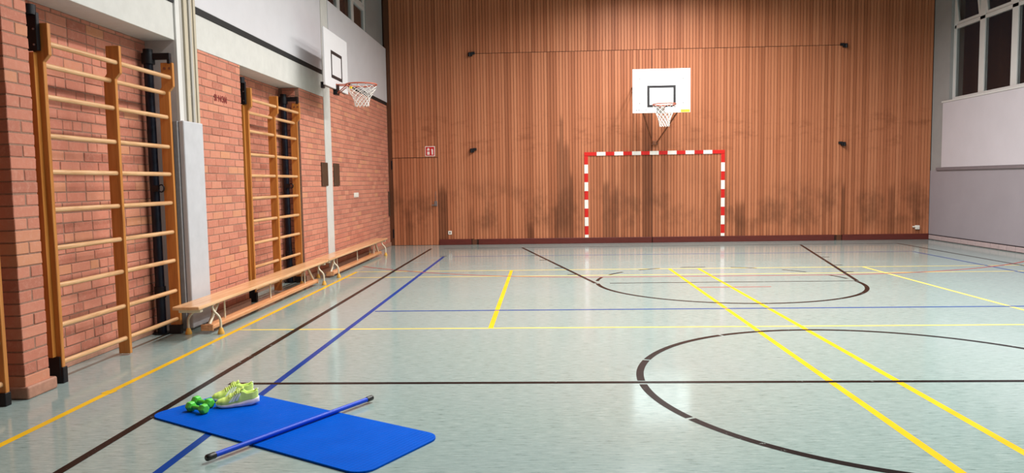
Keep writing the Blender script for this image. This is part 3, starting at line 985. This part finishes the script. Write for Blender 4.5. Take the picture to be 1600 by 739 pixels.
# print in the lower corners: a worn row of small grey letters (illegible) and a yellow sticker
pr = MB()
pj = random.Random(4)
x = -0.555
while x < -0.275:
    w = pj.uniform(0.008, 0.017)
    hgt = 0.03 if pj.random() < 0.35 else 0.021
    pr.box((x, -0.0016, 2.873), (x + w * 0.35, 0.0, 2.873 + hgt))
    pr.box((x, -0.0016, 2.873 + (0.016 if pj.random() < .5 else 0)), (x + w, 0.0, 2.873 + (0.021 if hgt < .025 else 0.006)))
    x += w + 0.006
pr.build('lettering', 'print_grey', bo)['kind'] = 'stuff'
MB().box((0.395, -0.0016, 2.828), (0.585, 0.0, 2.885)).build('sticker', 'print_yellow', bo)
st = MB()
for i in range(4):
    st.box((0.41 + i * 0.022, -0.003, 2.852), (0.424 + i * 0.022, -0.0015, 2.868))
st.build('lettering', 'print_grey', bo)['kind'] = 'stuff'
for sx in (-0.45, 0.45):
    for z in (3.02, 3.52):
        MB().cyl((sx, -0.001, z), (sx, -0.004, z), 0.012, seg=10).build('board_bolt', 'socket_dark', bo)
# steel carrier behind: back frame, V-struts down to the wall and upper braces
cf = MB()
for sx in (-0.42, 0.42):
    cf.box((sx - 0.025, 0.03, 2.86), (sx + 0.025, 0.07, 3.68))
cf.box((-0.45, 0.03, 3.55), (0.45, 0.07, 3.6)).box((-0.45, 0.03, 2.95), (0.45, 0.07, 3.0))
cf.build('back_frame', 'strut_brown', fb)
dYw = YF - BY
for sx in (-1, 1):
    MB().tube([(sx * 0.40, 0.06, 2.92), (0.05 + sx * 0.05, dYw - 0.03, 2.27)], 0.016, 8).build('strut', 'strut_brown', fb)
    MB().tube([(sx * 0.42, 0.06, 3.50), (0.05 + sx * 0.5, dYw - 0.002, 3.50)], 0.018, 8).build('strut', 'strut_brown', fb)
    MB().tube([(sx * 0.42, 0.06, 3.0), (0.05 + sx * 0.5, dYw - 0.002, 3.42)], 0.012, 8).build('strut', 'strut_brown', fb)
MB().box((-0.02, dYw - 0.04, 2.22), (0.12, dYw - 0.002, 2.31)).build('wall_plate', 'strut_brown', fb, 0.006)

# left hoop: board parallel to the brick wall; frame +Y -> world +X
BX = -3.14
lb = thing('basketball_hoop', 'white side backboard with net on the brick wall side', 'basketball hoop', (BX, 11.14, 0))
ML = Matrix.Rotation(-pi / 2, 4, 'Z')
bo2 = backboard(lb, ML, 1.24, 2.885, 3.715, 3.03, 3.437, 0.028, 'board_white_dimmed')
hoop_parts(lb, ML, 0.37, 0.30, 0.105, 2.955)
MB().box((-0.05, -0.07, 2.805), (0.012, 0.07, 2.97)).build('rim_bracket', 'black_metal', lb, 0.006)
MB().box((0.19, -0.02, 2.90), (0.225, 0.02, 2.93)).build('tag', 'sticker_yellow' if 'sticker_yellow' in MATS else 'print_yellow', lb)
wd = WL - BX
for y in (0.32, 0.5):
    for z in (3.1, 3.55):
        MB().tube([(-0.028, y, z), (wd + 0.005, y + 0.46, z)], 0.018, 8).build('wall_arm', 'black_metal', lb)
MB().box((-0.075, -0.6, 2.84), (-0.03, -0.54, 2.93)).box((-0.06, -0.6, 2.885), (-0.03, 0.6, 2.91)).build('lower_rail', 'black_metal', lb)

# ================================================================== SMALL WALL FITTINGS
sg = thing('fire_safety_sign', 'small red square sign with white pictograms on the wooden wall', 'sign', (-2.605, YF, 2.165))
pl = MB().box((-0.115, -0.008, -0.115), (0.115, 0.0, 0.115)).build('plate', 'sign_white', sg, 0.004)
MB().box((-0.099, -0.010, -0.099), (0.099, -0.008, 0.099)).build('field', 'sign_red', sg)
pc = MB()
pc.box((-0.066, -0.012, -0.078), (-0.008, -0.010, -0.006))                      # flame box, lower left
pc.prism([(-0.066, 0.016), (-0.008, 0.016), (-0.008, 0.05), (-0.028, 0.076), (-0.046, 0.076), (-0.066, 0.046)], (-0.012, -0.010), 'y')
pc.build('pictogram', 'sign_white', sg)
ex = MB().prism([(0.036, -0.078), (0.072, -0.078), (0.072, 0.03), (0.062, 0.05), (0.04, 0.056), (0.026, 0.04), (0.034, 0.02)], (-0.012, -0.010), 'y')
ex.build('pictogram', 'sign_white', sg)

def socket(name, label, loc, normal):
    t = thing(name, label, 'socket', loc)
    M = Matrix.Rotation({'-y': 0.0, '+x': pi / 2}[normal], 4, 'Z')
    MB().box((-0.042, -0.012, -0.042), (0.042, 0.0, 0.042), M).build('cover_plate', 'socket_white', t, 0.004)
    MB().cyl(M @ Vector((0, -0.0125, 0)), M @ Vector((0, -0.0145, 0)), 0.02, seg=16).build('insert', 'socket_dark', t)
    return t
socket('wall_socket', 'white power socket low on the wooden wall, below the dark streak', (-2.185, YF, 0.285), '-y')
sw = thing('wall_switch', 'white wide double switch plate on the far brick wall', 'switch', (WL, 13.70, 1.235))
MB().box((0.0, -0.16, -0.045), (0.014, 0.16, 0.045)).build('cover_plate', 'socket_white', sw, 0.004)
MB().box((0.014, -0.13, -0.03), (0.018, -0.01, 0.03)).build('rocker', 'socket_white', sw, 0.002)
MB().box((0.014, 0.01, -0.03), (0.018, 0.13, 0.03)).build('rocker', 'socket_white', sw, 0.002)
ss = thing('surface_socket', 'white surface socket with lid near the right wall corner', 'socket', (8.35, YF, 0.275))
MB().box((-0.03, -0.055, -0.045), (0.06, 0.0, 0.045)).build('housing', 'socket_white', ss, 0.008)
MB().box((-0.03, -0.06, -0.02), (0.03, -0.056, 0.035)).build('lid', 'socket_white', ss, 0.004)
MB().box((-0.085, -0.05, 0.0), (-0.03, -0.01, 0.03)).build('plug', 'socket_white', ss, 0.006)
for y, lab in ((11.74, 'brown metal cover plate left of the white pilaster'), (12.42, 'brown metal cover plate right of the white pilaster')):
    t = thing('cover_plate', lab, 'plate', (WL, y, 1.61), 0, 'brown plates beside the pilaster')
    MB().box((0.0, -0.165, -0.19), (0.02, 0.165, 0.19)).build('sheet', 'brown_plate', t, 0.006)
    bl = MB()
    for dy in (-0.14, 0.14):
        for dz in (-0.165, 0.165):
            bl.cyl((0.02, dy, dz), (0.024, dy, dz), 0.008, seg=8)
    bl.build('screws', 'bolt_metal', t)['kind'] = 'stuff'
cvw = thing('door_stop_strip', 'thin brown upright strip in the far left corner', 'strip', (WL, 16.60, 0.98))
MB().box((0.0, -0.045, -0.28), (0.03, 0.045, 0.28)).build('strip', 'brown_plate', cvw, 0.004)

# marks stencilled on one brick
fc = bpy.data.curves.new('stencil', 'FONT')
fc.body = 'SI NON'
fc.size = 0.095
fc.offset = 0.004
fc.align_x = 'CENTER'
fo = bpy.data.objects.new('tmp_text', fc)
COL.objects.link(fo)
dg = bpy.context.evaluated_depsgraph_get()
me = bpy.data.meshes.new_from_object(fo.evaluated_get(dg))
bpy.data.objects.remove(fo)
me.transform(Matrix.Translation((WL + 0.0035, 8.01, 2.375)) @ Matrix.Rotation(pi / 2, 4, 'Z') @ Matrix.Rotation(pi / 2, 4, 'X'))
me.materials.clear(); me.materials.append(MATS['brick_ink'])
link('brick_lettering', me, s1)

# ================================================================== MAT, STICK, DUMBBELLS, SHOES
A = radians(-30.0)
mat = thing('exercise_mat', 'blue ribbed exercise mat lying on the gym floor', 'mat', (-1.5515, 4.1925, 0), A)
def rrect(w, h, r, n=8):
    out = []
    for cx, cy, a0 in ((w / 2 - r, h / 2 - r, 0), (-w / 2 + r, h / 2 - r, 90), (-w / 2 + r, -h / 2 + r, 180), (w / 2 - r, -h / 2 + r, 270)):
        for i in range(n + 1):
            a = radians(a0 + 90 * i / n)
            out.append((cx + r * cos(a), cy + r * sin(a)))
    return out
MB().prism(rrect(1.84, 0.65, 0.10), (0.0, 0.012), 'z').build('foam_sheet', 'mat_blue', mat, 0.003, 2)

SA, SB = Vector((-1.777, 3.617, 0)), Vector((-1.153, 4.678, 0))
sd = (SB - SA)
stick = thing('gymnastic_stick', 'blue stick with black end caps lying across the mat', 'stick', ((SA + SB) / 2 + Vector((0, 0, 0.0125)))[:], math.atan2(sd.y, sd.x))
hl = sd.length / 2
MB().tube([(-hl + 0.03, 0, 0.017), (hl - 0.03, 0, 0.017)], 0.0145, 20).build('shaft', 'stick_blue', stick)
for s in (-1, 1):
    MB().tube([(s * (hl - 0.055), 0, 0.017), (s * (hl - 0.05), 0, 0.017), (s * (hl - 0.006), 0, 0.017), (s * hl, 0, 0.017), (s * (hl + 0.002), 0, 0.017)],
              [0.0155, 0.0178, 0.0178, 0.014, 0.009], 20).build('end_cap', 'cap_black', stick)

def dumbbell(label, a, b):
    a, b = Vector(a), Vector(b)
    c = (a + b) / 2
    d = b - a
    t = thing('dumbbell', label, 'dumbbell', (c.x, c.y, 0.012), math.atan2(d.y, d.x), 'green dumbbells')
    r = 0.034
    zc = r * 0.87 + 0.001
    h = 0.076
    MB().tube([(-h, 0, zc), (h, 0, zc)], 0.0145, 14).build('handle', 'dumbbell_green', t)
    for s in (-1, 1):
        xs = [s * (h - 0.040), s * (h - 0.028), s * (h - 0.004), s * (h + 0.010), s * (h + 0.011)]
        rs = [r * 0.72, r * 1.0, r * 1.0, r * 0.74, r * 0.4]
        vs, fs = [], []
        for x, rr in zip(xs, rs):
            for k in range(6):
                an = radians(60 * k)
                vs.append((x, rr * cos(an), zc + rr * sin(an)))
        for i in range(4):
            for k in range(6):
                fs.append((i * 6 + k, i * 6 + (k + 1) % 6, (i + 1) * 6 + (k + 1) % 6, (i + 1) * 6 + k))
        fs += [tuple(range(5, -1, -1)), tuple(range(24, 30))]
        MB().add(vs, fs).build('head', 'dumbbell_green', t, 0.003, 2)
    return t
dumbbell('green dumbbell on the mat corner, nearest the camera', (-2.292, 4.465, 0), (-2.142, 4.392, 0))
dumbbell('green dumbbell on the mat, touching the toe of the shoes', (-2.318, 4.588, 0), (-2.158, 4.510, 0))

def interp(tab, t):
    for (a, va), (b, vb) in zip(tab, tab[1:]):
        if t <= b:
            u = (t - a) / (b - a)
            u = u * u * (3 - 2 * u)
            return va + (vb - va) * u
    return tab[-1][1]
def shoe(label, loc, rotz, mirror):
    """toe at -X, heel at +X, length 0.285"""
    t = thing('running_shoe', label, 'shoe', loc, rotz, 'lime running shoes')
    L = 0.262
    Wd = [(0, 0.010), (0.06, 0.030), (0.18, 0.044), (0.32, 0.047), (0.5, 0.040), (0.68, 0.035), (0.85, 0.035), (0.95, 0.028), (1.0, 0.012)]
    Cy = [(0, 0.006), (0.3, 0.004), (0.6, -0.003), (1.0, 0.0)]
    Zs = [(0, 0.030), (0.2, 0.027), (0.5, 0.034), (0.8, 0.047), (1.0, 0.050)]      # top of the midsole
    Zb = [(0, 0.014), (0.15, 0.001), (0.4, 0.001), (0.8, 0.001), (1.0, 0.016)]
    Ht = [(0, 0.036), (0.08, 0.052), (0.2, 0.060), (0.36, 0.078), (0.52, 0.103), (0.62, 0.106), (0.75, 0.086), (0.9, 0.090), (0.97, 0.102), (1.0, 0.094)]
    def X(u): return -L / 2 + L * u
    def sy(y): return -y if mirror else y
    # midsole
    N, K = 26, 12
    vs, fs = [], []
    for i in range(N + 1):
        u = i / N
        w = interp(Wd, u) + 0.006
        zb, zs, cy = interp(Zb, u), interp(Zs, u), interp(Cy, u)
        for k in range(K):
            a = 2 * pi * k / K + pi / K
            ca, sa = cos(a), sin(a)
            py = cy + w * (abs(ca) ** 0.55) * (1 if ca > 0 else -1) * (0.93 if sa > 0 else 1)
            pz = (zb + zs) / 2 + (zs - zb) / 2 * (abs(sa) ** 0.45) * (1 if sa > 0 else -1)
            vs.append((X(u) + (0.006 if u > .9 else 0) * u, sy(py), pz))
    for i in range(N):
        for k in range(K):
            fs.append((i * K + k, i * K + (k + 1) % K, (i + 1) * K + (k + 1) % K, (i + 1) * K + k))
    fs += [tuple(range(K)), tuple(range(N * K, N * K + K))]
    MB().add(vs, fs, True).build('sole', 'shoe_sole', t)
    # upper: shell from one sole edge over the top (or the rim) to the other
    def S(u, v, off=0.0):
        """v in -1..1 across; outer surface"""
        w, h, zs, cy = interp(Wd, u) + off, interp(Ht, u) + off, interp(Zs, u) - 0.004, interp(Cy, u)
        op = 1.0 if u > 0.60 else 0.0
        a = v * pi / 2
        if op:
            lean = 0.80
            y = w * (1 - (1 - lean) * (1 - abs(v)) ** 1.0) * (1 if v > 0 else -1)
            z = zs + (h - zs) * (1 - abs(v)) ** 0.9
            if u > 0.93:
                y *= 0.96
        else:
            y = w * (abs(sin(a)) ** 0.8) * (1 if v > 0 else -1)
            z = zs + (h - zs) * (abs(cos(a)) ** 0.75)
        return (X(u), sy(cy + y), z)
    n1 = 22
    vs, fs = [], []
    V = [-1 + 2 * k / 16 for k in range(17)]
    us = [0.0, 0.01, 0.03] + [0.06 + 0.54 * i / (n1 - 1) for i in range(n1)]
    for u in us:
        for v in V:
            vs.append(S(u, v))
    m = len(V)
    for i in range(len(us) - 1):
        for k in range(m - 1):
            fs.append((i * m + k, i * m + k + 1, (i + 1) * m + k + 1, (i + 1) * m + k))
    up_ = MB().add(vs, fs, True)
    # collar part: outer wall, rim, inner wall, foot bed
    us2 = [0.58 + 0.42 * i / 14 for i in range(15)]
    vs, fs = [], []
    row = 0
    for u in us2:
        r = []
        uu = max(u, 0.6001)
        cy = interp(Cy, u)
        for v in (-1, -0.8, -0.6, -0.4, -0.2, -0.04):
            r.append(S(uu, v))
        inn = 0.010
        wi = max(0.004, interp(Wd, u) * 0.8 - inn)
        hz = interp(Ht, u)
        r += [(X(u), sy(cy - wi), hz - 0.004), (X(u), sy(cy - wi * 1.02), hz - 0.03), (X(u), sy(cy - wi * 0.7), interp(Zs, u) + 0.004), (X(u), sy(cy), interp(Zs, u) + 0.002)]
        r += [(X(u), sy(2 * cy - (p[1] if not mirror else -p[1])), p[2]) for p in reversed(r[:-1])]
        vs += r
        row = len(r)
    for i in range(len(us2) - 1):
        for k in range(row - 1):
            fs.append((i * row + k, i * row + k + 1, (i + 1) * row + k + 1, (i + 1) * row + k))
    fs.append(tuple(range((len(us2) - 1) * row, len(us2) * row)))
    up_.add(vs, fs, True)
    uo = up_.build('upper', 'shoe_lime', t)
    # tongue
    vs, fs = [], []
    for i in range(9):
        u = 0.40 + 0.26 * i / 8
        z = interp(Ht, min(u, 0.6)) + 0.002 + max(0, u - 0.56) * 0.16
        hw = 0.016 + 0.008 * i / 8
        for v in (-1, -0.5, 0, 0.5, 1):
            vs.append((X(u), sy(interp(Cy, u) + hw * v), z - 0.006 * v * v))
        for v in (1, 0.5, 0, -0.5, -1):
            vs.append((X(u) + 0.002, sy(interp(Cy, u) + hw * v), z - 0.008 - 0.006 * v * v))
    for i in range(8):
        for k in range(10):
            fs.append((i * 10 + k, i * 10 + (k + 1) % 10, (i + 1) * 10 + (k + 1) % 10, (i + 1) * 10 + k))
    fs += [tuple(range(10)), tuple(range(80, 90))]
    MB().add(vs, fs, True).build('tongue', 'shoe_lime', t)
    # laces
    lc = MB()
    for i in range(6):
        u = 0.33 + 0.045 * i
        pts = []
        for k in range(9):
            v = -0.5 + k / 8
            p = S(min(u + 0.02 * (k / 8), 0.598), v, 0.0035)
            pts.append(p)
        lc.tube(pts, 0.0032, 6)
    c = S(0.57, 0.0, 0.006)
    for s in (-1, 1):
        lc.tube([(c[0], c[1], c[2]), (c[0] - 0.012, c[1] + s * 0.012, c[2] + 0.003), (c[0] - 0.026, c[1] + s * 0.022, c[2] - 0.010), (c[0] - 0.014, c[1] + s * 0.018, c[2] - 0.012), (c[0], c[1], c[2])], 0.0026, 6)
    lc.build('laces', 'shoe_lime_lace', t)
    # three pale slanted stripes on each side
    for s in (-1, 1):
        for j in range(3):
            vs, fs = [], []
            for i in range(6):
                q = i / 5
                for e in range(3):
                    u = 0.30 + 0.078 * j + 0.12 * q + e * 0.029
                    v = s * (0.93 - 0.46 * q)
                    vs.append(S(min(u, 0.598), v, 0.0016))
            for i in range(5):
                for e in range(2):
                    fs.append((i * 3 + e, i * 3 + e + 1, (i + 1) * 3 + e + 1, (i + 1) * 3 + e))
            MB().add(vs, fs, True).build('stripe', 'shoe_stripe', t)
    # heel tab
    MB().box((L / 2 - 0.006, -0.009, 0.065), (L / 2 + 0.003, 0.009, 0.103)).build('heel_tab', 'shoe_stripe', t, 0.003)
    return t
shoe('lime running shoe with three pale stripes, nearer of the pair on the mat', (-2.017, 4.566, 0.012), radians(22), False)
shoe('lime running shoe at the mat edge, half hidden behind its mate', (-2.112, 4.716, 0.012), radians(27), True)
